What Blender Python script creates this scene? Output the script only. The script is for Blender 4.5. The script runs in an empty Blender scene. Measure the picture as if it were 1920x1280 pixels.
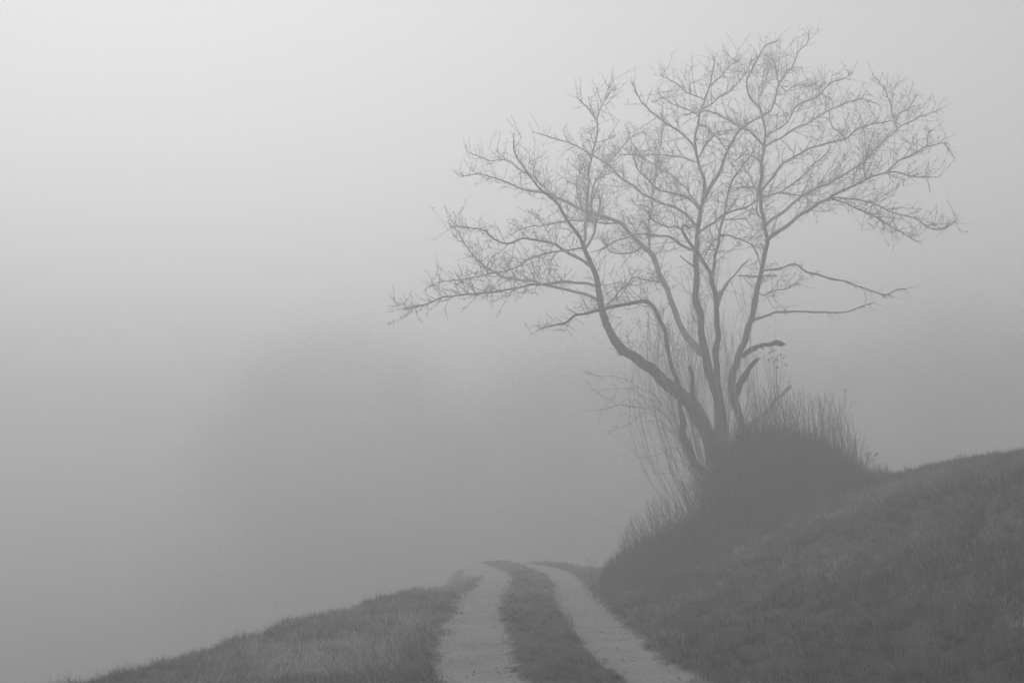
import bpy, math, random
import numpy as np
from mathutils import Vector, noise as mnoise

rng = np.random.default_rng(7)
random.seed(11)
C = bpy.context.scene.collection
RAD = math.radians

# ------------------------------------------------------------------ camera maths
TH = RAD(8.8); F = 1867.0; EYE = 1.75

def at(px, py, D):
    """Point seen at photo pixel (px, py) at forward distance D metres."""
    u = (px - 960) / F; v = (640 - py) / F
    t = D / (math.cos(TH) - v * math.sin(TH))
    return np.array((u * t, D, EYE + t * (math.sin(TH) + v * math.cos(TH))))

# ------------------------------------------------------------------ noise
_T = rng.random((256, 256))
def vnoise(x, y):
    x = np.asarray(x, float); y = np.asarray(y, float)
    xi = np.floor(x).astype(int); yi = np.floor(y).astype(int)
    fx = x - xi; fy = y - yi
    fx = fx * fx * (3 - 2 * fx); fy = fy * fy * (3 - 2 * fy)
    g = lambda a, b: _T[a & 255, b & 255]
    return ((g(xi, yi) * (1 - fx) + g(xi + 1, yi) * fx) * (1 - fy) + (g(xi, yi + 1) * (1 - fx) + g(xi + 1, yi + 1) * fx) * fy) * 2 - 1
def fbm(x, y, o=3):
    s = 0; a = 1
    for k in range(o):
        s = s + a * vnoise(x * 2 ** k + 17 * k, y * 2 ** k + 31 * k); a *= .5
    return s

# ------------------------------------------------------------------ terrain
def sst(t):
    t = np.clip(t, 0, 1); return t * t * (3 - 2 * t)
_ty = np.arange(-10, 160, .25)
def table(ys, vs, sm=9):
    v = np.interp(_ty, ys, vs); k = np.hanning(sm + 2)[1:-1]; k /= k.sum()
    v = np.convolve(np.pad(v, sm, 'edge'), k, 'same')[sm:-sm]
    return lambda Y: np.interp(Y, _ty, v)
xc = table([-10, 0, 9.3, 11.1, 13.9, 19, 22, 24.4, 27, 29, 32, 36, 40, 50, 160], [1.9, 1.2, .61, .42, .31, .28, .42, .46, .28, -.02, -.36, -.75, -1.2, -3, -20])
xe = table([-10, 0, 8, 11, 13, 15.5, 17, 18.7, 20, 22, 24, 26, 28, 29, 32, 36, 40, 50, 160], [-7, -7, -6, -4.8, -4.1, -3.35, -2.85, -2.2, -1.75, -1.3, -.95, -.85, -1.1, -1.25, -1.58, -1.95, -2.4, -4.2, -21])
ztr = table([-10, 8, 11, 14, 19, 24, 29, 33, 36, 40, 44, 50, 160], [.0, .0, .06, .05, -.03, -.18, -.26, -.40, -.60, -1.15, -2.2, -5.0, -40], 9)
def fall(t, k, lim):
    t = np.maximum(t, 0); tl = lim / (2 * k)
    return np.where(t < tl, k * t * t, k * tl * tl + lim * (t - tl))
def base(X, Y):
    z = ztr(Y)
    d = X - xc(Y)
    L = np.maximum(-d - 1.3 + .35 * sst((Y - 23) / 5), 0); z = z - (.095 + .85 * sst((Y - 19) / 6)) * np.minimum(L, 6)
    s = np.maximum(xe(Y) - X, 0); z = z - (.62 + .9 * sst((Y - 18) / 6)) * (s - .35 * (1 - np.exp(-s / .35)))
    R = np.maximum(d - 1.25, 0)
    p = .45 * (R - .8 * (1 - np.exp(-R / .8)))
    p = p - fall(R - 3.9, .042, .36)
    z = z + p
    z = z - sst(R / 4) * fall(Y - 18.6, .020, .34)
    z = np.where(z < -9, -9 - 4 * (1 - np.exp((z + 9) / 4)), z)
    return z
def rut(X, Y):
    d = X - xc(Y)
    w = .40 + .06 * vnoise(X * 1.3 + 5, Y * .6) + .06 * vnoise(X * 9, Y * 5) + .07 * vnoise(X * 21, Y * 14)
    a = np.minimum(np.abs(d - .83), np.abs(d + .83))
    return np.clip((w - a) / .22 + .5, 0, 1)
def terrain(X, Y):
    X = np.asarray(X, float); Y = np.asarray(Y, float)
    z = base(X, Y)
    d = X - xc(Y); m = sst(rut(X, Y))
    near = np.clip(1.75 - Y / 20, .25, 1) * np.where(X - xc(Y) > 2.2, 1, 1)
    side = sst((np.abs(d) - 1.2) / 1.0)
    rough = (.07 * vnoise(X * .55, Y * .55) + .045 * vnoise(X * 1.5 + 9, Y * 1.5) + .045 * np.maximum(0, vnoise(X * 2.9, Y * 2.9 + 40)) + .03 * vnoise(X * 5.1, Y * 5.1 + 3)) * near
    z = z + rough * (.30 + .70 * side) * (1 - m)
    z = z + .018 * vnoise(X * 7, Y * 7) * (1 - m)
    z = z + (.05 * np.exp(-(d / .38) ** 2)) - .05 * m + .010 * m * vnoise(X * 2, Y * .8)
    return z

# ------------------------------------------------------------------ materials
def mat(name, build):
    m = bpy.data.materials.new(name); m.use_nodes = True
    nt = m.node_tree; nt.nodes.clear()
    out = nt.nodes.new('ShaderNodeOutputMaterial')
    build(nt, out); return m
def N(nt, t, **kw):
    n = nt.nodes.new(t)
    for k, v in kw.items():
        if k in n.inputs.keys() if isinstance(k, str) and k[0].isupper() else False: n.inputs[k].default_value = v
        else: setattr(n, k, v)
    return n
def ramp(nt, fac, stops):
    r = nt.nodes.new('ShaderNodeValToRGB'); e = r.color_ramp.elements
    while len(e) < len(stops): e.new(.5)
    for el, (p, c) in zip(e, stops):
        el.position = p; el.color = (c, c, c, 1)
    nt.links.new(fac, r.inputs[0]); return r.outputs[0]
def tex(nt, scale, detail=4, rough=.6, vec=None):
    n = nt.nodes.new('ShaderNodeTexNoise'); n.inputs['Scale'].default_value = scale
    n.inputs['Detail'].default_value = detail; n.inputs['Roughness'].default_value = rough
    if vec is None:
        tc = nt.nodes.new('ShaderNodeTexCoord'); vec = tc.outputs['Object']
    nt.links.new(vec, n.inputs['Vector']); return n.outputs['Fac']
def principled(nt, out, rough=.9):
    b = nt.nodes.new('ShaderNodeBsdfPrincipled'); b.inputs['Roughness'].default_value = rough
    b.inputs['Specular IOR Level'].default_value = .25
    nt.links.new(b.outputs[0], out.inputs['Surface']); return b
def bump(nt, b, h, strength, dist):
    n = nt.nodes.new('ShaderNodeBump'); n.inputs['Strength'].default_value = strength; n.inputs['Distance'].default_value = dist
    nt.links.new(h, n.inputs['Height']); nt.links.new(n.outputs[0], b.inputs['Normal'])

GRASS = .06; DIRT = .28
def m_ground(nt, out):
    b = principled(nt, out, .95)
    at_ = N(nt, 'ShaderNodeAttribute', attribute_name='rut')
    n1 = tex(nt, 9, 6, .7); n2 = tex(nt, 60, 4, .7); n3 = tex(nt, 1.6, 6, .7)
    soil = ramp(nt, n2, [(.25, DIRT * .55), (.5, DIRT), (.78, DIRT * 1.3)])
    soil2 = ramp(nt, n3, [(.3, .66), (.7, 1.15)])
    mx0 = N(nt, 'ShaderNodeMix', data_type='RGBA', blend_type='MULTIPLY'); mx0.inputs[0].default_value = 1
    nt.links.new(soil, mx0.inputs[6]); nt.links.new(soil2, mx0.inputs[7])
    turf = ramp(nt, n1, [(.25, GRASS * .55), (.5, GRASS), (.75, GRASS * 1.5)])
    # ragged edge between the trodden soil and the turf
    ad = N(nt, 'ShaderNodeMath', operation='MULTIPLY_ADD'); nt.links.new(n1, ad.inputs[0]); ad.inputs[1].default_value = .9; ad.inputs[2].default_value = -.45
    ad2 = N(nt, 'ShaderNodeMath', operation='ADD'); nt.links.new(at_.outputs['Fac'], ad2.inputs[0]); nt.links.new(ad.outputs[0], ad2.inputs[1])
    e = ramp(nt, ad2.outputs[0], [(.30, 0), (.72, 1)])
    mx = N(nt, 'ShaderNodeMix', data_type='RGBA'); nt.links.new(e, mx.inputs[0]); nt.links.new(turf, mx.inputs[6]); nt.links.new(mx0.outputs[2], mx.inputs[7])
    nt.links.new(mx.outputs[2], b.inputs['Base Color'])
    bump(nt, b, n2, .9, .03)
M_ground = mat('ground', m_ground)

def m_blade(lo, mid, hi):
    def f(nt, out):
        b = principled(nt, out, .8)
        a = N(nt, 'ShaderNodeAttribute', attribute_name='tone')
        c = ramp(nt, a.outputs['Fac'], [(0, lo), (.7, mid), (1, hi)])
        nt.links.new(c, b.inputs['Base Color'])
    return f
M_grass = mat('grass', m_blade(.010, .066, .36))
M_tall = mat('dry_grass', m_blade(.02, .05, .12))
M_litter = mat('thicket_litter', m_blade(.008, .016, .05))
def m_bark(lo, hi, sc):
    def f(nt, out):
        b = principled(nt, out, .9)
        tc = nt.nodes.new('ShaderNodeTexCoord'); mp = nt.nodes.new('ShaderNodeMapping')
        mp.inputs['Scale'].default_value = (1, 1, .35); nt.links.new(tc.outputs['Object'], mp.inputs[0])
        n = tex(nt, sc, 6, .7, mp.outputs[0]); n2 = tex(nt, sc * .25, 3, .6, mp.outputs[0])
        mm = N(nt, 'ShaderNodeMath', operation='MULTIPLY_ADD'); nt.links.new(n2, mm.inputs[0]); mm.inputs[1].default_value = .6
        sc2 = N(nt, 'ShaderNodeMath', operation='MULTIPLY'); nt.links.new(n, sc2.inputs[0]); sc2.inputs[1].default_value = .4
        nt.links.new(sc2.outputs[0], mm.inputs[2])
        nt.links.new(ramp(nt, mm.outputs[0], [(.35, lo), (.65, hi)]), b.inputs['Base Color'])
        bump(nt, b, n, .8, .03)
    return f
M_bark = mat('bark', m_bark(.20, .55, 14))
M_old = mat('old_bark', m_bark(.025, .17, 14))
M_twig = mat('twig', m_bark(.30, .50, 20))
M_dark = mat('dead_wood', m_bark(.02, .06, 14))
M_stem = mat('thicket_stem', m_bark(.012, .035, 20))
M_stalk = mat('dry_stalk', m_bark(.05, .13, 20))
def m_stone(nt, out):
    b = principled(nt, out, .9)
    a = N(nt, 'ShaderNodeAttribute', attribute_name='tone')
    nt.links.new(ramp(nt, a.outputs['Fac'], [(0, .05), (.7, .22), (1, .6)]), b.inputs['Base Color'])
M_stone = mat('stone', m_stone)
M_wood = mat('forest_foliage', m_blade(.03, .05, .08))

# ------------------------------------------------------------------ mesh helpers
def link(o, parent=None):
    C.objects.link(o)
    if parent is not None:
        o.parent = parent; o.location = tuple(-Vector(parent.location)) if False else (0, 0, 0)
    return o
def np_mesh(name, V, faces_flat, loop_start, loop_total, material, tone=None, smooth=True):
    me = bpy.data.meshes.new(name)
    me.vertices.add(len(V)); me.vertices.foreach_set('co', np.ascontiguousarray(V, np.float32).ravel())
    me.loops.add(len(faces_flat)); me.loops.foreach_set('vertex_index', np.ascontiguousarray(faces_flat, np.int32))
    me.polygons.add(len(loop_start)); me.polygons.foreach_set('loop_start', np.ascontiguousarray(loop_start, np.int32))
    if smooth: me.polygons.foreach_set('use_smooth', np.ones(len(loop_start), bool))
    me.update(calc_edges=True); me.validate()
    if tone is not None:
        a = me.attributes.new('tone', 'FLOAT', 'POINT'); a.data.foreach_set('value', np.ascontiguousarray(tone, np.float32))
    me.materials.append(material)
    return me

class MB:
    """Collects tapered tubes and links them as ONE mesh object."""
    def __init__(s): s.V = []; s.F = []; s.n = 0
    def tube(s, P, R, k=4, lump=0.0, cap=True):
        P = np.asarray(P, float); R = np.asarray(R, float); m = len(P)
        T = np.empty_like(P); T[1:-1] = P[2:] - P[:-2]; T[0] = P[1] - P[0]; T[-1] = P[-1] - P[-2]
        T /= np.linalg.norm(T, axis=1)[:, None] + 1e-9
        ref = np.array((0., 1., 0.)) if abs(T[0][1]) < .8 else np.array((1., 0., 0.))
        A = np.empty_like(P); a = ref
        for i in range(m):
            a = a - T[i] * a.dot(T[i]); a /= np.linalg.norm(a) + 1e-9; A[i] = a
        B = np.cross(T, A)
        th = np.arange(k) * 2 * math.pi / k
        rr = R[:, None] * np.ones(k)[None]
        if lump > 0:
            for j in range(k):
                for i in range(m):
                    q = P[i] + R[i] * (math.cos(th[j]) * A[i] + math.sin(th[j]) * B[i])
                    rr[i, j] *= 1 + lump * mnoise.noise(Vector((q[0] * 5, q[1] * 5, q[2] * 2.2))) + .5 * lump * mnoise.noise(Vector((q[0] * 16, q[1] * 16, q[2] * 8)))
        Q = P[:, None, :] + rr[:, :, None] * (np.cos(th)[None, :, None] * A[:, None, :] + np.sin(th)[None, :, None] * B[:, None, :])
        s.V.append(Q.reshape(-1, 3))
        i0 = s.n + (np.arange(m - 1) * k)[:, None] + np.arange(k)[None]
        i1 = s.n + (np.arange(m - 1) * k)[:, None] + (np.arange(k)[None] + 1) % k
        s.F.append(np.stack([i0, i1, i1 + k, i0 + k], -1).reshape(-1, 4))
        s.n += m * k
        if cap:                                    # close the far end to a point
            s.V.append((P[-1] + T[-1] * R[-1] * .6)[None])
            l = s.n - k + np.arange(k); l2 = s.n - k + (np.arange(k) + 1) % k
            s.F.append(np.stack([l, l2, np.full(k, s.n), np.full(k, s.n)], -1)); s.n += 1
    def blob(s, c, r):
        th = np.arange(5) * 2 * math.pi / 5
        rings = []
        for z, q in ((-.6, .75), (.1, 1.), (.7, .6)):
            w = r * q * (1 + rng.uniform(-.2, .2, 5))
            rings.append(np.stack([c[0] + w * np.cos(th), c[1] + w * np.sin(th), np.full(5, c[2] + z * r)], -1))
        V = np.concatenate(rings + [np.array([[c[0], c[1], c[2] - r], [c[0], c[1], c[2] + r]])])
        f = []
        for a in range(2):
            for j in range(5):
                f.append((a * 5 + j, a * 5 + (j + 1) % 5, a * 5 + 5 + (j + 1) % 5, a * 5 + 5 + j))
        for j in range(5):
            f.append(((j + 1) % 5, j, 15, 15)); f.append((10 + j, 10 + (j + 1) % 5, 16, 16))
        s.V.append(V); s.F.append(np.array(f) + s.n); s.n += len(V)
    def build(s, name, material, parent=None, origin=(0, 0, 0)):
        V = np.concatenate(s.V) - np.asarray(origin)[None]; Fq = np.concatenate(s.F)
        tri = Fq[:, 2] == Fq[:, 3]
        q = Fq[~tri]; t = Fq[tri][:, :3]
        flat = np.concatenate([q.ravel(), t.ravel()])
        ls = np.concatenate([np.arange(len(q)) * 4, len(q) * 4 + np.arange(len(t)) * 3])
        me = np_mesh(name, V, flat, ls, None, material)
        return link(bpy.data.objects.new(name, me), parent)

def tag(o, label=None, cat=None, group=None, kind=None):
    if label: o['label'] = label
    if cat: o['category'] = cat
    if group: o['group'] = group
    if kind: o['kind'] = kind
    return o
def empty(name, loc, label, cat, group=None):
    o = bpy.data.objects.new(name, None); o.empty_display_size = .2; C.objects.link(o); o.location = tuple(loc)
    return tag(o, label, cat, group)

# ------------------------------------------------------------------ the ground sheet and the track
def axis(lo, hi, step, far):
    a = list(np.arange(lo, hi, step)); s = step
    while a[-1] < far: s *= 1.22; a.append(a[-1] + s)
    s = step
    while a[0] > -far: s *= 1.22; a.insert(0, a[0] - s)
    return np.array(a)
gx = axis(-8, 12.5, .085, 150); gy = axis(6, 40, .095, 150)
GX, GY = np.meshgrid(gx, gy)
GZ = terrain(GX, GY); GR = rut(GX, GY)
nx, ny = len(gx), len(gy)
V = np.stack([GX.ravel(), GY.ravel(), GZ.ravel()], -1)
ii = (np.arange(ny - 1) * nx)[:, None] + np.arange(nx - 1)[None]
Q = np.stack([ii, ii + 1, ii + 1 + nx, ii + nx], -1).reshape(-1, 4)
rm = GR.ravel()[Q].mean(1)
cy = GY.ravel()[Q].mean(1)
isr = (rm > .5) & (cy < 60) & (cy > -10)
def sheet(name, sel, label, cat):
    q = Q[sel]; u, inv = np.unique(q, return_inverse=True); inv = inv.reshape(-1)
    me = np_mesh(name, V[u], inv, np.arange(len(q)) * 4, None, M_ground)
    a = me.attributes.new('rut', 'FLOAT', 'POINT'); a.data.foreach_set('value', np.ascontiguousarray(GR.ravel()[u], np.float32))
    return tag(link(bpy.data.objects.new(name, me)), label, cat, kind='structure')
sheet('ground', ~isr, 'dark rough turf of the hillside either side of the track', 'ground')
sheet('dirt_track', isr, 'two pale wheel ruts of a farm track bending left over the crest', 'track')

# ------------------------------------------------------------------ blades of grass (vectorised)
def blades(name, P, L, W, lean, az, tone, material, segs=3, curl=1.0):
    n = len(P)
    d = np.stack([np.cos(az), np.sin(az), np.zeros(n)], -1)
    side = np.stack([-np.sin(az), np.cos(az), np.zeros(n)], -1)
    rows = []
    pos = P.copy(); ang = lean.copy() * .35
    for k in range(segs + 1):
        f = k / segs
        w = (W * (1 - f) ** .7)[:, None] * .5
        if k < segs: rows += [pos - side * w, pos + side * w]
        else: rows += [pos]
        a = ang + lean * f * curl
        pos = pos + (np.sin(a)[:, None] * d + np.cos(a)[:, None] * np.array((0, 0, 1.))) * (L / segs)[:, None]
    nv = len(rows)
    Vb = np.stack(rows, 1).reshape(-1, 3)
    b = (np.arange(n) * nv)[:, None]
    loc = []; st = []; o = 0
    for k in range(segs - 1):
        loc += [2 * k, 2 * k + 1, 2 * k + 3, 2 * k + 2]; st.append(o); o += 4
    loc += [2 * segs - 2, 2 * segs - 1, 2 * segs]; st.append(o); o += 3
    flat = (b + np.array(loc)[None]).ravel()
    ls = ((np.arange(n) * o)[:, None] + np.array(st)[None]).ravel()
    return np_mesh(name, Vb, flat, ls, None, material, np.repeat(tone, nv))

def scatter(n, x0, x1, y0, y1):
    return rng.uniform(x0, x1, n), rng.uniform(y0, y1, n)
def in_view(X, Y, m): return (np.abs(X) < .56 * Y + 1.0) & (m < .62) & (X > xe(Y) - 1.3) & ~((Y > 27) & (X - xc(Y) < -.95))
# a thin matted layer everywhere ...
X, Y = scatter(800000, -7.5, 13, 7.5, 38)
m = rut(X, Y); d = X - xc(Y)
k = in_view(X, Y, m) & (rng.random(len(X)) < np.clip(1.25 - Y / 22, .28, 1) * (1 - m) ** .7) & ~((np.abs(d) < 1.3) & (rng.random(len(X)) < .35))
X, Y = X[k], Y[k]; n = len(X)
clump = fbm(X * 1.1, Y * 1.1, 3)
L1 = .07 + .06 * rng.random(n) ** 2 + .05 * np.clip(clump, -.7, 1.3)
az1 = 2.6 * vnoise(X * .9 + 3, Y * .9) + rng.normal(0, .8, n) + math.pi * .9
le1 = np.clip(rng.normal(1.45, .35, n), .3, 2.1); to1 = rng.normal(0, .2, n)
# ... and tussocks of longer blades spraying out of a common foot
tx, ty = scatter(30000, -7.5, 13, 7.6, 33); tm = rut(tx, ty); td = tx - xc(ty)
k = in_view(tx, ty, tm + .05) & (rng.random(len(tx)) < np.clip(.9 + .9 * fbm(tx * .8 + 4, ty * .8, 2), .1, 1)) & ~((np.abs(td) < 1.25) & (rng.random(len(tx)) < .55))
tx, ty = tx[k], ty[k]; nt_ = len(tx)
cnt = rng.integers(14, 44, nt_); size = rng.uniform(.55, 1.35, nt_); tt = rng.normal(0, .26, nt_); flow = 2.6 * vnoise(tx * .7 + 3, ty * .7) + 2.8
idx = np.repeat(np.arange(nt_), cnt); n2 = len(idx)
ra = rng.uniform(0, 2 * math.pi, n2); rr = .075 * size[idx] * np.sqrt(rng.random(n2))
X2 = tx[idx] + rr * np.cos(ra); Y2 = ty[idx] + rr * np.sin(ra)
L2 = (.075 + .115 * rng.random(n2)) * size[idx]
vx = np.cos(ra) * .8 + .9 * np.cos(flow[idx]) + rng.normal(0, .35, n2); vy = np.sin(ra) * .8 + .9 * np.sin(flow[idx]) + rng.normal(0, .35, n2)
az2 = np.arctan2(vy, vx); le2 = np.clip(rng.normal(1.25, .4, n2), .15, 2.1); to2 = tt[idx] + rng.normal(0, .14, n2) + .05
X = np.concatenate([X, X2]); Y = np.concatenate([Y, Y2]); L = np.concatenate([L1, L2]); az = np.concatenate([az1, az2]); lean = np.concatenate([le1, le2]); dt = np.concatenate([to1, to2])
d = X - xc(Y); n = len(X); mid = np.abs(d) < 1.3
L = np.clip(L * np.where(mid, .55, 1.0) * np.where(d > 1.5, 1.12, 1), .02, .34)
W = np.maximum(.0045, .00042 * Y) * rng.uniform(.7, 1.4, n)
tone = np.clip(.40 + .34 * fbm(X * .45 + 8, Y * .45) + dt, 0, .95)
tone = np.clip(tone + .26 * sst((-d - 1.0) / .8), 0, .95)
tone = np.where(rng.random(n) < .010, rng.uniform(.8, 1., n), tone)
me = blades('grass', np.stack([X, Y, terrain(X, Y) - .008], -1), L, W, lean, az, tone, M_grass)
tag(link(bpy.data.objects.new('grass', me)), 'short matted grass covering the bank and the verges', 'grass', kind='stuff')

# ------------------------------------------------------------------ pebbles on the track
def pebbles():
    Xs, Ys = scatter(90000, -3, 4, 8, 24)
    m = rut(Xs, Ys); dd = np.abs(np.abs(Xs - xc(Ys)) - .83)
    k = (m > .12) & (rng.random(len(Xs)) < np.where(dd > .25, .8, .22)); Xs, Ys = Xs[k], Ys[k]
    n = len(Xs); r = .003 + .011 * rng.random(n) ** 6
    Zs = terrain(Xs, Ys) + r * .25
    tone = np.clip(rng.normal(.55, .2, n), .1, 1)
    th = np.arange(5) * 2 * math.pi / 5
    rows = []
    for zz, q in ((-.4, .8), (.25, 1.), ):
        w = r[:, None] * q * rng.uniform(.7, 1.3, (n, 5))
        rows.append(np.stack([Xs[:, None] + w * np.cos(th), Ys[:, None] + w * np.sin(th), np.repeat((Zs + zz * r)[:, None], 5, 1)], -1))
    rows.append(np.stack([Xs, Ys, Zs + .7 * r], -1)[:, None, :])
    Vp = np.concatenate(rows, 1); nv = 11
    loc = []; st = []; o = 0
    for j in range(5): loc += [j, (j + 1) % 5, 5 + (j + 1) % 5, 5 + j]; st.append(o); o += 4
    for j in range(5): loc += [5 + j, 5 + (j + 1) % 5, 10]; st.append(o); o += 3
    b = (np.arange(n) * nv)[:, None]
    me = np_mesh('gravel', Vp.reshape(-1, 3), (b + np.array(loc)[None]).ravel(), ((np.arange(n) * o)[:, None] + np.array(st)[None]).ravel(), None, M_stone, np.repeat(tone, nv), smooth=False)
    tag(link(bpy.data.objects.new('gravel', me)), 'loose pebbles and crumbs of soil strewn along the wheel ruts', 'gravel', kind='stuff')
pebbles()

# ------------------------------------------------------------------ curves and twig growth
def catmull(P, step):
    P = np.asarray(P, float)
    P = np.vstack([2 * P[0] - P[1], P, 2 * P[-1] - P[-2]])
    out = []
    for i in range(1, len(P) - 2):
        p0, p1, p2, p3 = P[i - 1:i + 3]
        k = max(2, int(np.linalg.norm(p2 - p1) / step))
        t = (np.arange(k) / k)[:, None]
        out.append(.5 * ((2 * p1) + (p2 - p0) * t + (2 * p0 - 5 * p1 + 4 * p2 - p3) * t ** 2 + (3 * p1 - p0 - 3 * p2 + p3) * t ** 3))
    out.append(P[-2][None]); return np.concatenate(out)
def unit(v): return v / (np.linalg.norm(v) + 1e-9)
def grow(p, dr, Ln, r0, r1, step=.07, wig=.16, up=.05):
    k = max(2, int(Ln / step)); P = [p]; dr = unit(dr)
    W = rng.normal(0, wig, (k, 3)); W[:, 2] += up
    for i in range(k):
        dr = unit(dr + W[i]); P.append(P[-1] + dr * (Ln / k))
    return np.array(P), np.linspace(r0, r1, k + 1)
def offshoot(T, ang, hint=None):
    v = rng.normal(0, 1, 3)
    if hint is not None: v = v + hint
    v = unit(v - T * v.dot(T)); return math.cos(ang) * T + math.sin(ang) * v

def twigs_on(mb, P, R, start=.15, sp=.22, lmax=1.15, dens3=.125, up=.05):
    """second and third order twigs along a bough."""
    seg = np.linalg.norm(np.diff(P, axis=0), axis=1); S = np.concatenate([[0], np.cumsum(seg)]); tot = S[-1]
    s = start * tot + rng.uniform(0, sp)
    while s < tot:
        i = min(np.searchsorted(S, s), len(P) - 1); i = max(i, 1)
        T = unit(P[i] - P[i - 1]); r = R[i]
        f = s / tot
        Ln = lmax * rng.uniform(.3, 1.) * (1 - .82 * f)
        if r > .05: Ln *= .55
        tw, tr = grow(P[i], offshoot(T, RAD(rng.uniform(28, 62)), np.array((0, 0, .45))), Ln, min(r * .7, .010), .0040, up=up * .6, wig=.085)
        mb.tube(tw, tr, 3); third(mb, tw, dens3, up)
        s += sp * rng.uniform(.45, 1.6) * (1.15 - .45 * f)
    # the very tip forks on
    T = unit(P[-1] - P[-2])
    for a in range(2):
        tw, tr = grow(P[-1], offshoot(T, RAD(rng.uniform(5, 35))), rng.uniform(.05, .16), .006, .0045, up=up); mb.tube(tw, tr, 3); third(mb, tw, dens3, up)
def third(mb, P, sp, up):
    seg = np.linalg.norm(P[1] - P[0]); k = len(P)
    for i in range(1, k):
        T = unit(P[i] - P[i - 1])
        for _ in range(rng.poisson(seg / sp)):
            Ln = .08 + .50 * rng.random() ** 1.6
            p = P[i - 1] + (P[i] - P[i - 1]) * rng.random()
            tw, tr = grow(p, offshoot(T, RAD(rng.uniform(40, 80)), np.array((0, 0, .3))), Ln, .0052, .0040, step=.08, wig=.13, up=up)
            mb.tube(tw, tr, 3)
            for q in range(rng.poisson(Ln / .09)):
                j = rng.integers(1, len(tw)); e = tw[j] + offshoot(T, RAD(75)) * rng.uniform(.02, .06)
                mb.tube(np.array([tw[j], e]), np.array([.0055, .0045]), 3)

# ------------------------------------------------------------------ the bare tree
D0 = 21.5; PXM = F / D0
LIMBS = {}
def wob(P, a):
    k = len(P); w = np.array([[mnoise.noise(Vector((q[0] * 2.6, q[1] * 2.6, q[2] * 2.6 + 9 * c))) for c in range(3)] for q in P])
    f = np.minimum(1, np.arange(k) / 6)[:, None]
    return P + w * a * f
def limb(key, pts, w0, w1, d1, parent=None, d0=0.0, dm=None):
    """pts: photo pixels along a bough; w0,w1 photo widths; d1: how far behind (+) or before (-) the trunk it ends."""
    if parent:
        Pp, _, px = LIMBS[parent]; i = np.argmin(np.hypot(px[:, 0] - pts[0][0], px[:, 1] - pts[0][1])); d0 = Pp[i][1] - D0
    pp = catmull(np.array([(x, y) for x, y in pts], float), 5)
    f = np.linspace(0, 1, len(pp)); dd = d0 + (d1 - d0) * f ** .9
    P = np.array([at(x, y, D0 + q) for (x, y), q in zip(pp, dd)])
    # widths run from w0 to w1 with a quick taper out of the crotch
    w = (.88 * np.interp(np.linspace(0, 1, len(pp)), np.linspace(0, 1, len(w0)), w0) if isinstance(w0, list) else w0 + (w1 - w0) * f ** .85) / PXM / 2
    if len(P) > 12: P = wob(P, .05)
    LIMBS[key] = (P, w, pp); return key

def wy(k):
    return {'C': [54, 54, 48, 42, 36, 32, 28, 24, 20, 18, 15, 14, 13, 12, 10, 8, 7, 6, 5, 4, 3, 2.5],
            'A': [46, 44, 40, 36, 34, 32, 30, 26, 23, 21, 19, 16, 14, 12, 10, 7, 5.5, 4.5, 3.5, 3, 2.5],
            'G': [46, 42, 34, 28, 25, 23, 21, 20, 18, 17, 16, 15, 14, 13, 12.5, 11, 10, 9, 8.5, 8, 7.5, 6.5, 5.5, 5, 4.5, 4, 3.5, 3, 2.5]}[k]  # photo pixels at each control point
limb('C', [(1378, 1060), (1372, 1000), (1366, 940), (1360, 870), (1353, 800), (1349, 760), (1334, 704), (1318, 647), (1310, 586), (1304, 548), (1307, 476), (1309, 427), (1319, 379), (1323, 345), (1316, 326), (1307, 301), (1303, 272), (1309, 234), (1316, 195), (1328, 171), (1336, 142), (1338, 118)], wy('C'), 0, .4)
limb('A', [(1362, 1040), (1355, 960), (1345, 880), (1330, 822), (1312, 783), (1286, 748), (1255, 722), (1224, 696), (1194, 674), (1167, 654), (1146, 626), (1130, 586), (1121, 534), (1109, 495), (1094, 461), (1065, 413), (1041, 379), (1012, 356), (985, 318), (966, 290), (966, 264)], wy('A'), 0, -1.6, d0=-.15)
limb('G', [(1392, 1050), (1402, 960), (1402, 860), (1392, 800), (1380, 765), (1371, 735), (1377, 700), (1386, 669), (1397, 634), (1406, 604), (1415, 569), (1418, 548), (1428, 505), (1435, 466), (1437, 447), (1431, 413), (1427, 379), (1424, 355), (1427, 331), (1430, 302), (1433, 272), (1435, 243), (1428, 209), (1413, 190), (1401, 171), (1401, 147), (1418, 117), (1432, 88), (1457, 79)], wy('G'), 0, .9, d0=.25)
limb('E', [(1358, 800), (1350, 740), (1343, 690), (1342, 661), (1345, 608), (1340, 548), (1328, 505), (1309, 476), (1292, 452), (1280, 432), (1283, 422), (1292, 428)], [15, 15, 14, 13, 13, 12, 11, 10, 8, 7, 6, 5], 0, -.9, d0=-.2)
limb('I', [(1352, 960), (1340, 922), (1320, 890), (1298, 858), (1282, 815), (1277, 770), (1274, 738), (1266, 709), (1255, 674), (1246, 625), (1238, 602), (1225, 577), (1206, 565), (1172, 568), (1130, 580), (1099, 587), (1075, 594), (1051, 609), (1020, 614)], [24, 22, 18, 16, 15, 14, 12, 10, 9, 9, 9, 8, 7, 7, 6.5, 5.5, 4.5, 3.5, 2.5], 0, -2.6, d0=-.35)
TRUNK = ['C', 'A', 'G', 'E', 'I']
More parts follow.
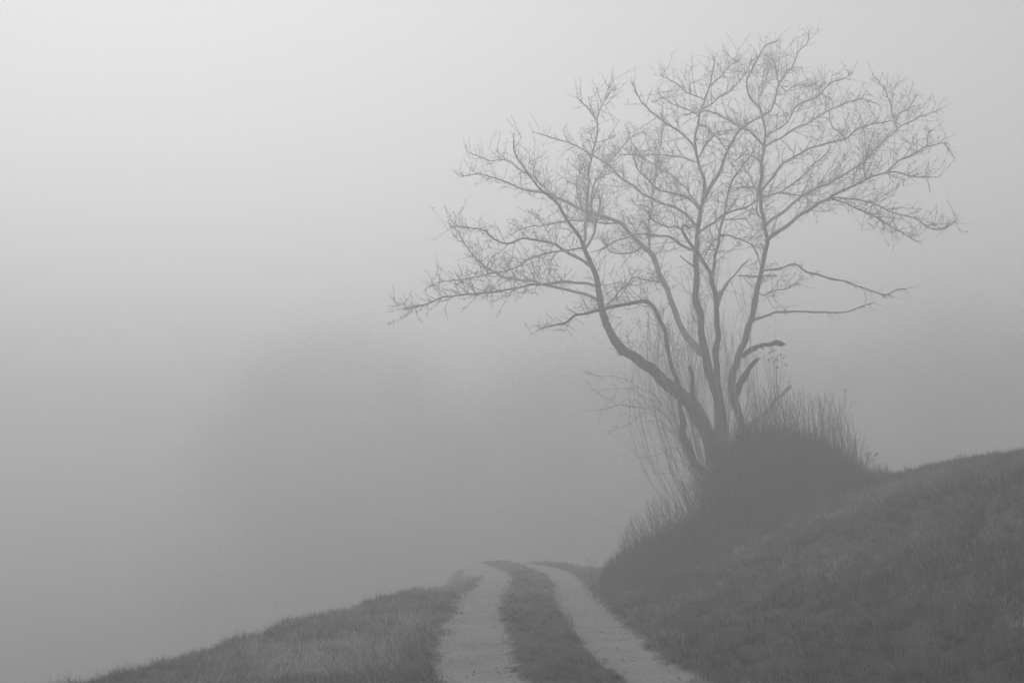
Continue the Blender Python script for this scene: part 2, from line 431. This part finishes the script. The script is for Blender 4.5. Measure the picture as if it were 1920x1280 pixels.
S = [  # key, parent, pixels, w0, w1, end depth
    ('B', 'C', [(1316, 664), (1300, 648), (1286, 630), (1273, 600), (1262, 575), (1244, 529), (1225, 481), (1205, 461), (1181, 437), (1162, 418), (1133, 408), (1099, 396), (1070, 384), (1041, 369), (1002, 360), (968, 350), (944, 340), (905, 326), (864, 331)], 20, 2, 1.8),
    ('A1', 'A', [(1121, 537), (1100, 531), (1075, 529), (1031, 531), (988, 534), (929, 548), (876, 551), (837, 556), (799, 570), (766, 575)], 8, 2.5, -3.2),
    ('A2', 'A', [(1129, 578), (1118, 561), (1094, 551), (1070, 546), (1031, 536), (1002, 529), (973, 524), (939, 515), (910, 498), (880, 470), (862, 440), (845, 424)], 9, 2.5, .6),
    ('A3', 'A', [(1112, 503), (1084, 483), (1060, 469), (1031, 454), (1007, 449), (978, 449), (954, 455), (929, 447), (905, 432), (880, 426), (852, 427)], 9, 2.5, -1.9),
    ('A4', 'A', [(1094, 464), (1051, 471), (1021, 476), (988, 488), (954, 505), (915, 512), (872, 523), (820, 530), (800, 540)], 6, 2, 1.0),
    ('A6', 'A', [(1095, 462), (1097, 430), (1100, 390), (1104, 331), (1116, 282), (1119, 243), (1117, 224), (1097, 200), (1085, 186)], 8, 2.5, -1.0),
    ('A6b', 'A6', [(1118, 226), (1125, 205), (1133, 190), (1147, 170)], 4, 2, -.6),
    ('A7', 'A', [(1098, 466), (1112, 440), (1120, 410), (1126, 380), (1131, 362)], 7, 3, -.9),
    ('A8', 'A', [(1130, 590), (1138, 572), (1155, 553), (1185, 523), (1200, 522), (1235, 528)], 6, 4, .3),
    ('B0', 'B', [(1160, 418), (1140, 419), (1118, 418), (1075, 412), (1031, 420), (992, 426), (960, 440)], 6, 2.5, 2.6),
    ('B1', 'B', [(1218, 478), (1217, 430), (1222, 379), (1230, 330), (1237, 282), (1244, 240), (1238, 215)], 6, 2.5, 3.2),
    ('B3', 'B', [(1041, 369), (1010, 340), (990, 325), (950, 300), (915, 300), (883, 285)], 5, 2, .9),
    ('B4', 'B', [(1090, 392), (1082, 350), (1090, 318), (1098, 300)], 5, 2.5, 2.6),
    ('B5', 'B', [(1110, 398), (1110, 360), (1125, 325), (1155, 290), (1180, 262), (1205, 248)], 6, 2, 2.4),
    ('B6', 'B', [(1205, 461), (1195, 470), (1178, 474), (1150, 474), (1135, 462), (1130, 440)], 5, 2, .4),
    ('C1', 'C', [(1309, 430), (1300, 418), (1282, 400), (1253, 385), (1222, 372), (1205, 364), (1181, 345), (1142, 312), (1117, 296), (1080, 272), (1040, 258), (1005, 250)], 9, 2, 1.2),
    ('C2', 'C', [(1303, 277), (1290, 262), (1273, 248), (1248, 234), (1224, 212), (1200, 185), (1187, 160)], 7, 2, -.8),
    ('C3', 'C', [(1306, 304), (1290, 300), (1273, 294), (1255, 292), (1239, 291), (1200, 291), (1165, 291)], 5, 2, 1.4),
    ('C4', 'C', [(1314, 398), (1300, 378), (1282, 368), (1262, 362), (1238, 355), (1215, 340), (1195, 310), (1185, 285)], 7, 2, -1.2),
    ('C5', 'E', [(1304, 470), (1290, 466), (1273, 454), (1255, 445), (1230, 442), (1205, 440), (1185, 443), (1160, 450), (1140, 462), (1122, 470)], 7, 2, -2.2),
    ('C6', 'C', [(1321, 371), (1332, 350), (1345, 330), (1358, 300), (1366, 280), (1374, 262), (1384, 245), (1400, 235), (1413, 226), (1436, 214)], 13, 4, -.6),
    ('C7', 'C', [(1309, 234), (1325, 238), (1340, 255), (1355, 275), (1365, 290)], 6, 3, 1.2),
    ('C8', 'C', [(1311, 295), (1320, 278), (1328, 264), (1340, 255), (1360, 250)], 6, 2.5, -.8),
    ('C9', 'C', [(1319, 202), (1330, 198), (1350, 183), (1370, 170), (1385, 155), (1400, 132), (1411, 115)], 5, 2, .9),
    ('C10', 'C', [(1318, 185), (1300, 178), (1285, 172), (1275, 160), (1260, 152), (1247, 145)], 4, 2, -.4),
    ('C11', 'C', [(1332, 160), (1345, 150), (1358, 135), (1371, 122), (1384, 115)], 3.5, 2, .1),
    ('C12', 'C', [(1312, 218), (1290, 205), (1270, 198), (1255, 192), (1235, 175)], 4, 2, .9),
    ('C13', 'C', [(1310, 436), (1325, 425), (1345, 410), (1365, 400), (1394, 389), (1423, 374), (1445, 366), (1461, 360), (1490, 340), (1510, 325), (1525, 308), (1539, 297), (1552, 285)], 7, 2, -1.6),
    ('C14', 'C13', [(1458, 362), (1475, 362), (1500, 364), (1513, 371), (1515, 384)], 4, 3, -1.5),
    ('C15', 'C', [(1318, 395), (1300, 372), (1285, 350), (1262, 330), (1240, 318), (1215, 300), (1190, 275)], 5, 2, 2.0),
    ('E1', 'E', [(1334, 520), (1338, 500), (1344, 470), (1350, 437), (1360, 389), (1367, 355), (1378, 330), (1390, 315), (1400, 300), (1408, 292)], 10, 4, -1.6),
    ('E2', 'E', [(1282, 435), (1270, 425), (1250, 424), (1228, 415), (1215, 402), (1205, 390)], 5, 2, -1.6),
    ('E3', 'E1', [(1352, 441), (1370, 442), (1394, 452), (1410, 462), (1420, 476), (1424, 490)], 5, 4, .1),
    ('E4', 'E1', [(1352, 443), (1336, 454), (1327, 468), (1321, 482)], 4, 2, -1.7),
    ('E5', 'E1', [(1354, 412), (1375, 411), (1403, 410)], 3.5, 2.5, -1.2),
    ('G1', 'G', [(1436, 452), (1446, 443), (1461, 432), (1490, 410), (1520, 391), (1549, 374), (1578, 360), (1607, 345), (1631, 331), (1655, 325), (1684, 323), (1723, 331), (1745, 333)], 12, 2.5, -2.2),
    ('G2', 'G', [(1433, 424), (1445, 414), (1461, 403), (1486, 381), (1510, 364), (1539, 350), (1568, 335), (1597, 318), (1621, 301), (1640, 282), (1660, 262), (1684, 241), (1713, 226), (1757, 209)], 9.5, 2.5, 2.0),
    ('G3', 'G', [(1428, 358), (1447, 331), (1471, 304), (1500, 287), (1529, 275), (1558, 265), (1587, 260), (1600, 248), (1612, 240), (1641, 231), (1672, 226)], 7.5, 2, -1.5),
    ('G4', 'G', [(1433, 275), (1445, 268), (1461, 260), (1490, 243), (1520, 229), (1549, 212), (1578, 197), (1602, 190), (1622, 187), (1645, 196)], 6.5, 2, 1.6),
    ('G5', 'G', [(1432, 274), (1413, 253), (1394, 241), (1380, 232), (1365, 224), (1340, 212), (1320, 208), (1290, 215)], 7, 2, -1.2),
    ('G6', 'G', [(1430, 214), (1445, 209), (1452, 185), (1461, 156), (1481, 130), (1495, 98), (1515, 77), (1518, 62)], 5.5, 2, .2),
    ('G6c', 'G6', [(1461, 158), (1475, 172), (1485, 165), (1502, 160), (1525, 160)], 3.5, 2, -.4),
    ('G6d', 'G', [(1428, 209), (1422, 185), (1430, 165), (1440, 135), (1446, 112)], 4, 2, 1.6),
    ('G6e', 'G6', [(1460, 160), (1455, 130), (1448, 108)], 3, 2, -.2),
    ('G6b', 'G', [(1434, 258), (1450, 247), (1471, 234), (1485, 216), (1492, 200), (1510, 190), (1534, 180), (1558, 156), (1578, 150), (1592, 139)], 5, 2, -.9),
    ('G7', 'G1', [(1556, 373), (1570, 370), (1587, 372), (1617, 374), (1645, 384), (1674, 398), (1690, 402), (1708, 408), (1737, 427), (1762, 430), (1788, 417)], 5, 2, -2.4),
    ('G8', 'G1', [(1560, 373), (1575, 377), (1602, 389), (1631, 401), (1660, 418), (1684, 432), (1723, 455)], 5, 2, .4),
    ('G8b', 'G8', [(1610, 391), (1635, 404), (1652, 410), (1658, 424)], 4, 3, -.6),
    ('G9x', 'G1', [(1660, 325), (1675, 312), (1690, 298), (1716, 286), (1740, 275), (1765, 268), (1780, 278)], 5, 2, -1.0),
    ('G10x', 'G2', [(1684, 241), (1675, 222), (1669, 200), (1660, 175), (1646, 150)], 4, 2, 1.2),
    ('G11x', 'G2', [(1674, 220), (1690, 210), (1704, 202), (1715, 185), (1720, 176)], 3, 2, 2.0),
    ('G12x', 'G2', [(1625, 297), (1622, 270), (1622, 252), (1615, 235)], 4, 2, 2.4),
    ('G13x', 'G1', [(1625, 335), (1620, 320), (1622, 300), (1628, 285)], 4, 2, -2.6),
    ('G14x', 'G4', [(1555, 209), (1560, 235), (1575, 250), (1585, 262)], 3, 2, 1.9),
    ('G15x', 'G', [(1434, 416), (1424, 405), (1420, 385), (1416, 350), (1408, 330), (1398, 318)], 5, 2, 1.4),
    ('G16x', 'G', [(1430, 312), (1420, 298), (1408, 292), (1395, 290), (1380, 300)], 6, 3, -.4),
    ('G17x', 'G', [(1430, 360), (1415, 352), (1400, 349), (1380, 352)], 5, 2, 1.0),
    ('G18x', 'G1', [(1444, 446), (1452, 425), (1458, 405)], 4, 3, .9),
    ('G19', 'G', [(1421, 545), (1430, 555), (1447, 546), (1471, 541), (1490, 532)], 4, 2, -.4),
]
for k, par, pts, w0, w1, d1 in S: limb(k, pts, max(w0 * .7, 2.6), min(w1, 2.2), d1, par)
DEAD = [
    ('X1', 'G', [(1428, 508), (1445, 505), (1461, 502), (1490, 498), (1510, 507), (1539, 517), (1568, 524), (1597, 531), (1626, 543), (1660, 553), (1684, 543), (1699, 541)], 6, 2.5, -1.8, 'bare grey limb hanging low with ragged shreds of bark'),
    ('X2', 'G', [(1411, 602), (1425, 596), (1442, 591), (1471, 585), (1510, 585), (1549, 585), (1587, 587), (1604, 580), (1620, 573), (1636, 567)], 6, 2.5, -.8, 'short level dead limb with stubby side shoots'),
    ('X3', 'G', [(1392, 668), (1402, 659), (1412, 655), (1430, 646), (1446, 645), (1458, 642), (1467, 646)], [12, 10, 10, 7, 8, 12, 8], 0, -.6, 'snapped limb curving to a blunt knob'),
    ('X4', 'G', [(1374, 748), (1382, 735), (1393, 711), (1401, 702), (1408, 688), (1418, 677)], [20, 17, 12, 15, 10, 6], 0, -.8, 'thick broken stub pointing up with a torn end'),
    ('X5', 'E', [(1344, 575), (1352, 550), (1365, 528), (1378, 514), (1390, 500), (1402, 488)], 11, 3, .8, 'pale split branch stub leaning right'),
    ('X6', 'C', [(1306, 505), (1296, 496), (1285, 488), (1276, 480)], 6, 3, .5, None),
    ('X7', 'A', [(1172, 658), (1164, 664), (1158, 660)], 9, 5, -.7, None),
    ('X8', 'G', [(1398, 800), (1420, 785), (1452, 752), (1466, 738), (1478, 726)], [12, 9, 8, 6, 9], 0, .9, 'pale bare stub slanting out of the thicket'),
    ('X9', 'G', [(1430, 517), (1415, 518), (1395, 517), (1384, 517)], 4, 3, -.4, None),
    ('X10', 'G', [(1428, 517), (1445, 517), (1457, 517)], 4, 3, -.4, None),
    ('X11', 'A', [(1300, 768), (1297, 720), (1294, 700), (1292, 690)], 12, 9, -.6, None),
]
for k, par, pts, w0, w1, d1, lb in DEAD: limb(k, pts, w0 if isinstance(w0, list) else w0 * .85, w1 * .85, d1, par)

bx, by = LIMBS['C'][0][3][0], LIMBS['C'][0][3][1]
TO = (float(bx), float(by), float(terrain(bx, by)))
tree = empty('bare_tree', TO, 'big leafless many-stemmed tree rising from the thicket on the bank beside the track', 'tree')
mb = MB()
for k in TRUNK:
    P, R, _ = LIMBS[k]; mb.tube(P, R, 14 if R[0] > .13 else 9, lump=.22)
mb.build('trunk', M_old, tree, TO)
SKIP = {'X3', 'X4', 'X7', 'X8', 'X11', 'X5'}
for k in TRUNK:
    P, R, _ = LIMBS[k]
    mt = MB(); st = {'C': .42, 'A': .42, 'G': .40, 'E': .55, 'I': .42}[k]
    twigs_on(mt, P, R, start=st, sp=.125, lmax=1.75)
    tw = mt.build('twigs', M_twig, tree, TO)
for k, par, pts, w0, w1, d1 in S:
    P, R, _ = LIMBS[k]; m1 = MB(); m1.tube(P, R, 7 if w0 > 6 else 5, lump=.10 if w0 > 4 else 0)
    lo = m1.build('limb', M_bark if w0 > 4 else M_twig, tree, TO)
    mt = MB(); big = k in ('B', 'A1', 'A2', 'G1', 'G2', 'G3')
    twigs_on(mt, P, R, start=.18 if big else .08, sp=.115, lmax=1.65 if big else 1.25)
    mt.build('twigs', M_twig, lo, TO)
for k, par, pts, w0, w1, d1, lb in DEAD:
    P, R, _ = LIMBS[k]; m1 = MB(); m1.tube(P, R, 8, lump=.45 if k in SKIP else .22)
    if k in ('X1', 'X2', 'X3', 'X4', 'X9', 'X10'):
        for q in range(30 if k == 'X1' else 12):                      # shreds and short stubs
            i = rng.integers(2, len(P) - 1); T = unit(P[i] - P[i - 1])
            e, er = grow(P[i], offshoot(T, RAD(rng.uniform(20, 75)), np.array((0, 0, -.4))), rng.uniform(.05, .16), .012, .004, step=.05); m1.tube(e, er, 4)
    if k in SKIP:                                                   # torn, splintered end
        T = unit(P[-1] - P[-3])
        for q in range(6):
            st = P[-1] - T * .03 + rng.normal(0, R[-1] * .45, 3)
            m1.tube(np.array([st, st + unit(T + rng.normal(0, .28, 3)) * rng.uniform(.05, .15)]), np.array([R[-1] * .42, .002]), 4)
    o = m1.build('broken_limb', M_dark if k in ('X3', 'X4', 'X11') else M_bark, tree, TO)
    if lb: o['label'] = lb
    if k in ('X1', 'X2'):
        mt = MB()
        for q in range(9):
            i = rng.integers(int(len(P) * .55), len(P)); T = unit(P[i] - P[i - 1])
            e, er = grow(P[i], offshoot(T, RAD(rng.uniform(25, 60)), np.array((0, 0, -.5))), rng.uniform(.2, .55), .006, .003, up=-.03); mt.tube(e, er, 3)
        mt.build('twigs', M_twig, o, TO)

# ------------------------------------------------------------------ thicket round the tree foot
def ground_pt(x, y): return np.array((x, y, float(terrain(x, y))))
def shoot(mb, p, top, r0, r1, bend=.06, k=3, forks=0, forkL=.4):
    v = top - p; n = max(4, int(np.linalg.norm(v) / .3))
    t = np.linspace(0, 1, n + 1)[:, None]
    side = rng.normal(0, bend, 3) * np.linalg.norm(v); side[2] *= .2
    P = p + v * t + side * (t * (1 - t) * 2) + np.vstack([np.zeros(3), rng.normal(0, .010, (n, 3))])
    mb.tube(P, np.linspace(r0, r1, n + 1), k)
    for _ in range(forks):
        i = rng.integers(max(1, n // 3), n); T = unit(P[i + 1] - P[i])
        e, er = grow(P[i], offshoot(T, RAD(rng.uniform(15, 45))), forkL * rng.uniform(.3, 1), min(r0 * .6, .004), .0022, up=.10, wig=.10); mb.tube(e, er, 3)
def Dof(x, f, b): return rng.uniform(f, b)
def stand(root, name, material, n, prof, xr, yr, hmin, r0, forks, leanx=0., pw=1.0):
    """upright shoots filling xr x yr whose tops follow the pixel profile prof."""
    mb = MB(); o = np.array(root.location) if root else np.zeros(3)
    px_, py_ = zip(*prof)
    for _ in range(n):
        for _t in range(20):
            px = px_[0] + (px_[-1] - px_[0]) * (rng.beta(1.7, 2.3) if root else rng.random()); D = rng.uniform(*yr)
            ytop = np.interp(px, px_, py_)
            x = at(px, 900, D)[0]; g = float(base(x, D))
            T = at(px, ytop, D)
            h = T[2] - g
            if h > .15: break
        h *= (hmin + (1 - hmin) * rng.random() ** pw)
        lean = leanx + rng.normal(0, .26 if root and px < 1470 else .15) + (.35 * max(0, (px - 1560) / 90) if root else 0)
        p = np.array((x - lean * h, D - rng.normal(0, .05), 0)); p[2] = float(terrain(p[0], p[1])) - .03
        shoot(mb, p, np.array((x, D, g + h)), r0 * rng.uniform(.6, 1.4), .0022, forks=rng.poisson(forks), forkL=.45)
    return mb
T1 = ground_pt(6.2, 20.9)
th = empty('thicket_shrub', T1, 'dense dark thicket of upright leafless shoots right of the tree trunk', 'shrub')
prof = [(1300, 890), (1345, 815), (1390, 770), (1420, 725), (1450, 705), (1480, 725), (1530, 735), (1565, 730), (1595, 755), (1618, 800), (1640, 840), (1668, 880)]
mb = stand(th, 'stem', M_stem, 2100, prof, None, (19.9, 22.6), .25, .0075, .7, pw=1.5)
mb.build('shoots', M_stem, th, T1)['kind'] = 'stuff'
# dead leaves and old grass packed between the shoots
def litter(n, prof, yr, fac, name, root, o):
    px_, py_ = zip(*prof); px = px_[0] + (px_[-1] - px_[0]) * rng.beta(1.7, 1.9, n); D = rng.uniform(*yr, n)
    x = (px - 960) / F * D * 1.005; g = terrain(x, D)
    Tz = np.array([at(a, np.interp(a, px_, py_), b)[2] for a, b in zip(px, D)])
    z = g + (Tz - g) * fac * rng.random(n) ** 1.15 - .05
    ok = (Tz - g) > .1
    P = np.stack([x, D, z], -1)[ok] - np.asarray(o)[None]; k = len(P)
    me = blades(name, P, rng.uniform(.15, .5, k), rng.uniform(.010, .024, k), np.clip(rng.normal(.25, .3, k), 0, 1.2), rng.uniform(0, 6.28, k), np.clip(rng.normal(.45, .2, k), 0, 1), M_litter)
    return link(bpy.data.objects.new(name, me), root)
core = [(1305, 940), (1350, 850), (1395, 800), (1470, 812), (1540, 835), (1590, 880), (1635, 915)]
litter(18000, core, (20.1, 22.4), .95, 'undergrowth', th, T1)['kind'] = 'stuff'

mb = stand(th, 'stem', M_tall, 140, prof, None, (19.8, 20.8), .3, .006, .3, pw=1.2)
o = mb.build('dry_stalks', M_stalk, th, T1); o['kind'] = 'stuff'
T2 = ground_pt(2.9, 21.0)
prof2 = [(1118, 1085), (1145, 1030), (1170, 980), (1210, 930), (1250, 905), (1300, 880), (1345, 870), (1400, 880)]
mb = stand(None, 'tall', M_tall, 1500, prof2, None, (20.0, 22.4), .25, .0055, 0.0, leanx=-.26, pw=1.25)
o = mb.build('tall_grass', M_tall)
tag(o, 'tall dry grass stalks leaning left at the foot of the tree by the right rut', 'tall grass', kind='stuff')
me_l = litter(9000, [(1120, 1090), (1172, 1030), (1250, 985), (1345, 940), (1420, 920)], (19.8, 22.2), .72, 'grass_tussock', None, (0, 0, 0))
tag(me_l, 'dark tussocky undergrowth between the tall stalks and the trunk', 'undergrowth', kind='stuff')
# fringe of longer grass where the thicket meets the bank
n = 9000; px = rng.uniform(1120, 1660, n); D = rng.uniform(18.6, 20.8, n); x = (px - 960) / F * D
k = x > xc(D) + 1.35 + .3 * rng.random(n); x, D = x[k], D[k]; n = len(x)
me = blades('fringe_grass', np.stack([x, D, terrain(x, D) - .02], -1), rng.uniform(.12, .45, n), rng.uniform(.006, .011, n), np.clip(rng.normal(.6, .4, n), 0, 1.6), rng.uniform(0, 6.28, n), np.clip(rng.normal(.4, .2, n), 0, 1), M_tall)
tag(link(bpy.data.objects.new('fringe_grass', me)), 'longer soft grass fringing the front edge of the thicket', 'long grass', kind='stuff')

# arching shrub on the left of the trunk foot
SB = ground_pt(4.15, 21.2)
arch = empty('arching_shrub', SB, 'slender leafless shrub arching out left from the foot of the big tree', 'shrub')
AS = [
    [(1325, 925), (1300, 885), (1277, 830), (1255, 787), (1242, 774), (1207, 766), (1167, 759), (1132, 744), (1114, 730), (1104, 718)],
    [(1323, 922), (1290, 850), (1250, 780), (1226, 740), (1211, 735), (1180, 715), (1146, 704), (1120, 706), (1098, 697)],
    [(1322, 922), (1280, 835), (1240, 772), (1202, 765), (1165, 758), (1140, 766), (1110, 769)],
    [(1318, 905), (1275, 828), (1250, 800), (1210, 772), (1180, 795), (1150, 806)],
    [(1326, 930), (1296, 870), (1262, 815), (1225, 775), (1195, 735), (1160, 728), (1130, 730)],
    [(1326, 935), (1300, 888), (1275, 850), (1262, 840), (1240, 850), (1213, 856)],
    [(1326, 935), (1306, 900), (1281, 868), (1258, 855), (1240, 843)],
    [(1330, 940), (1318, 922), (1295, 898), (1262, 888), (1230, 886)],
    [(1330, 945), (1315, 925), (1290, 912), (1268, 905)],
    [(1320, 915), (1300, 870), (1276, 820), (1262, 780), (1255, 740), (1240, 700), (1222, 655), (1218, 615)],
    [(1318, 915), (1290, 850), (1270, 800), (1262, 760), (1270, 700), (1262, 660), (1252, 610)],
]
for pts in AS:
    d1 = rng.uniform(-1.2, .9); pp = catmull(pts, 6); f = np.linspace(0, 1, len(pp))
    P = wob(np.array([at(a, b, 21.2 + d1 * q) for (a, b), q in zip(pp, f)]), .02); R = np.linspace(.012, .005, len(P))
    m1 = MB(); m1.tube(P, R, 5); so = m1.build('stem', M_twig, arch, SB)
    mt = MB(); twigs_on(mt, P, R, start=.4, sp=.24, lmax=.75, dens3=.3, up=.0); mt.build('twigs', M_twig, so, SB)

# slender shoots standing among the stems
SH = ground_pt(4.5, 21.7)
sap = empty('sucker_shrub', SH, 'thin pale upright shoots growing up between the stems of the big tree', 'shrub')
for _ in range(88):
    px = 1200 + 225 * rng.beta(1.2, 1.6); D = rng.uniform(21.0, 22.8); tp = at(px + rng.normal(0, 22), rng.uniform(500, 690) if px > 1290 else rng.uniform(570, 720), D)
    bb = ground_pt(at(1370 + (px - 1320) * .35, 950, D)[0], D)
    m1 = MB(); shoot(m1, bb, tp, .009, .0035, bend=.16, k=4, forks=9, forkL=.9); m1.build('shoot', M_twig, sap, SH)

# dried seed-head weeds
def weed(bx, D, tops, label, group, headr=.018, leaf=False):
    b = ground_pt(bx, D); r = empty('seed_head_weed', b, label, 'weed', group)
    m1 = MB(); heads = []
    main = at(*tops[0], D)
    for j, (px, py) in enumerate(tops):
        t = at(px, py, D + rng.normal(0, .12) * (j > 0))
        st = b if j == 0 else b + (main - b) * rng.uniform(.45, .75)
        shoot(m1, st, t, .006 if j == 0 else .0035, .0025, bend=.03, k=4)
        for q in range(rng.integers(2, 5)):
            e = t + rng.normal(0, .04, 3) + np.array((0, 0, .02)); m1.tube(np.array([t, e]), np.array([.0025, .002]), 3); heads.append((e, headr * rng.uniform(.5, 1.1)))
    m1.build('stem', M_stem, r, b)
    for e, q in heads: hd = MB(); hd.blob(e, q); hd.build('seed_head', M_dark, r, b)
    return r
G_ = 'dried weeds standing in the thicket'
weed(5.35, 20.6, [(1452, 660), (1458, 668), (1470, 672), (1474, 685), (1443, 664), (1464, 690), (1450, 678)], 'tallest dried weed with a cluster of seed heads beside the blunt broken limb', G_)
weed(5.6, 20.5, [(1441, 680), (1430, 672), (1456, 698)], 'dried weed just under the tallest cluster of seed heads', G_, .014)
weed(5.95, 20.4, [(1506, 722), (1498, 738), (1480, 716)], 'tall thin weed standing in the middle of the thicket', G_, .010)
weed(6.6, 20.5, [(1587, 730), (1584, 731), (1598, 752)], 'thin forked weed near the right end of the thicket', G_, .010)
weed(7.25, 20.8, [(1626, 853), (1633, 853), (1644, 853), (1617, 868)], 'low weed with dark heads at the right edge of the thicket', G_, .020)
weed(1.62, 20.6, [(1108, 1056), (1113, 1059), (1104, 1061)], 'small lone weed with drooping heads at the edge of the right rut', G_, .014)
weed(8.65, 20.3, [(1803, 853), (1799, 857), (1808, 856)], 'small weed alone on the skyline of the grassy bank', G_, .012)

# ------------------------------------------------------------------ far wood lost in the fog
def far_wood():
    """bare winter trees far off: clouds of very small twig-sized faces, thinning outwards."""
    P_ = []
    spec = [(600, 575, 60, 4.8), (690, 600, 63, 4.8), (520, 650, 62, 4.0), (440, 740, 63, 4.0), (770, 650, 62, 4.0), (905, 680, 58, 4.0), (1000, 660, 60, 4.8), (1090, 650, 58, 4.8),
            (1180, 650, 57, 4.8), (1500, 640, 58, 5.2), (1600, 610, 56, 5.2), (1700, 590, 54, 5.3), (1800, 560, 52, 5.4), (1900, 540, 51, 5.6), (2010, 520, 51, 5.6), (640, 720, 58, 4.8), (850, 740, 60, 4.8), (1300, 640, 58, 4.8), (1400, 640, 60, 4.8)]
    for px, py, D, w in spec:
        D *= 1.33; w *= 1.3; py += 35; D *= 1.15 if px > 1450 else 1
        t = at(px, py, D); g = float(base(t[0], D)); h = t[2] - g
        for b in range(34):
            q = rng.uniform(.12, .97); z = g + h * q; rad = w * math.sin(math.pi * min(1, .22 + .76 * q)) ** .8 * rng.random() ** .5
            a = rng.uniform(0, 6.28); c = np.array((t[0] + rad * math.cos(a), D + rad * math.sin(a), z))
            P_.append(c + rng.normal(0, 1.9, (1400, 3)))
    P = np.concatenate(P_); n = len(P); s = rng.uniform(.03, .065, n)
    u = rng.normal(0, 1, (n, 3)); u /= np.linalg.norm(u, axis=1)[:, None]; v = np.cross(u, rng.normal(0, 1, (n, 3))); v /= np.linalg.norm(v, axis=1)[:, None]
    Vq = np.stack([P - u * s[:, None] * 2, P + v * s[:, None] * .6, P + u * s[:, None] * 2, P - v * s[:, None] * .6], 1).reshape(-1, 3)
    me = np_mesh('far_wood', Vq, np.arange(4 * n), np.arange(n) * 4, None, M_wood, np.repeat(rng.random(n), 4), smooth=False)
    o = tag(link(bpy.data.objects.new('far_wood', me)), 'faint mass of distant trees almost lost in the fog beyond the crest', 'woodland', kind='stuff')
far_wood()

# ------------------------------------------------------------------ fog
SIGMA = .0345
def m_haze(nt, out):
    p = nt.nodes.new('ShaderNodeVolumePrincipled')
    p.inputs['Color'].default_value = (.76, .76, .76, 1); p.inputs['Density'].default_value = SIGMA; p.inputs['Anisotropy'].default_value = .42
    nt.links.new(p.outputs[0], out.inputs['Volume'])
M_haze = mat('haze', m_haze)
x0, x1, y0, y1, z0, z1 = -155, 155, -155, 155, float(GZ.min()) - 1, 18.0
hv = np.array([(x, y, z) for z in (z0, z1) for y in (y0, y1) for x in (x0, x1)], float)
hf = np.array([(0, 2, 3, 1), (4, 5, 7, 6), (0, 1, 5, 4), (2, 6, 7, 3), (0, 4, 6, 2), (1, 3, 7, 5)])
me = np_mesh('haze', hv, hf.ravel(), np.arange(6) * 4, None, M_haze, smooth=False)
hz = tag(link(bpy.data.objects.new('haze', me)), 'thick grey fog filling the hillside', 'fog', kind='stuff')

# ------------------------------------------------------------------ light, sky, camera
SUN_EL, SUN_AZ = RAD(57), RAD(-31)      # azimuth from +Y, negative to the left
w = bpy.data.worlds.new('World'); bpy.context.scene.world = w; w.use_nodes = True
nt = w.node_tree; bg = nt.nodes['Background']
sky = nt.nodes.new('ShaderNodeTexSky'); sky.sky_type = 'NISHITA'; sky.sun_disc = False
sky.sun_elevation = SUN_EL; sky.sun_rotation = SUN_AZ; sky.air_density = 1.0; sky.dust_density = .4; sky.ozone_density = 1.0
bw = nt.nodes.new('ShaderNodeRGBToBW'); nt.links.new(sky.outputs[0], bw.inputs[0]); nt.links.new(bw.outputs[0], bg.inputs[0])
bg.inputs[1].default_value = .15
sl = bpy.data.lights.new('sun', 'SUN'); sl.energy = 1.2; sl.angle = RAD(30); sl.color = (1, 1, 1)
so = bpy.data.objects.new('sun', sl); C.objects.link(so); so.location = (0, 0, 40)
dv = Vector((math.sin(SUN_AZ) * math.cos(SUN_EL), math.cos(SUN_AZ) * math.cos(SUN_EL), math.sin(SUN_EL)))
so.rotation_euler = dv.to_track_quat('Z', 'Y').to_euler()

cd = bpy.data.cameras.new('camera'); cd.lens = 35.0; cd.sensor_width = 36.0; cd.sensor_fit = 'HORIZONTAL'; cd.clip_end = 1500; cd.clip_start = .05
co = bpy.data.objects.new('camera', cd); C.objects.link(co); co.location = (0, 0, EYE); co.rotation_euler = (RAD(90) + TH, 0, 0)
sc = bpy.context.scene; sc.camera = co
sc.view_settings.view_transform = 'Standard'; sc.view_settings.look = 'None'; sc.view_settings.gamma = 1; sc.view_settings.use_curve_mapping = False
sc.view_settings.exposure = 0.94
sc.render.engine = 'CYCLES'
sc.cycles.max_bounces = 8; sc.cycles.volume_bounces = 6; sc.cycles.diffuse_bounces = 2
sc.cycles.use_denoising = True
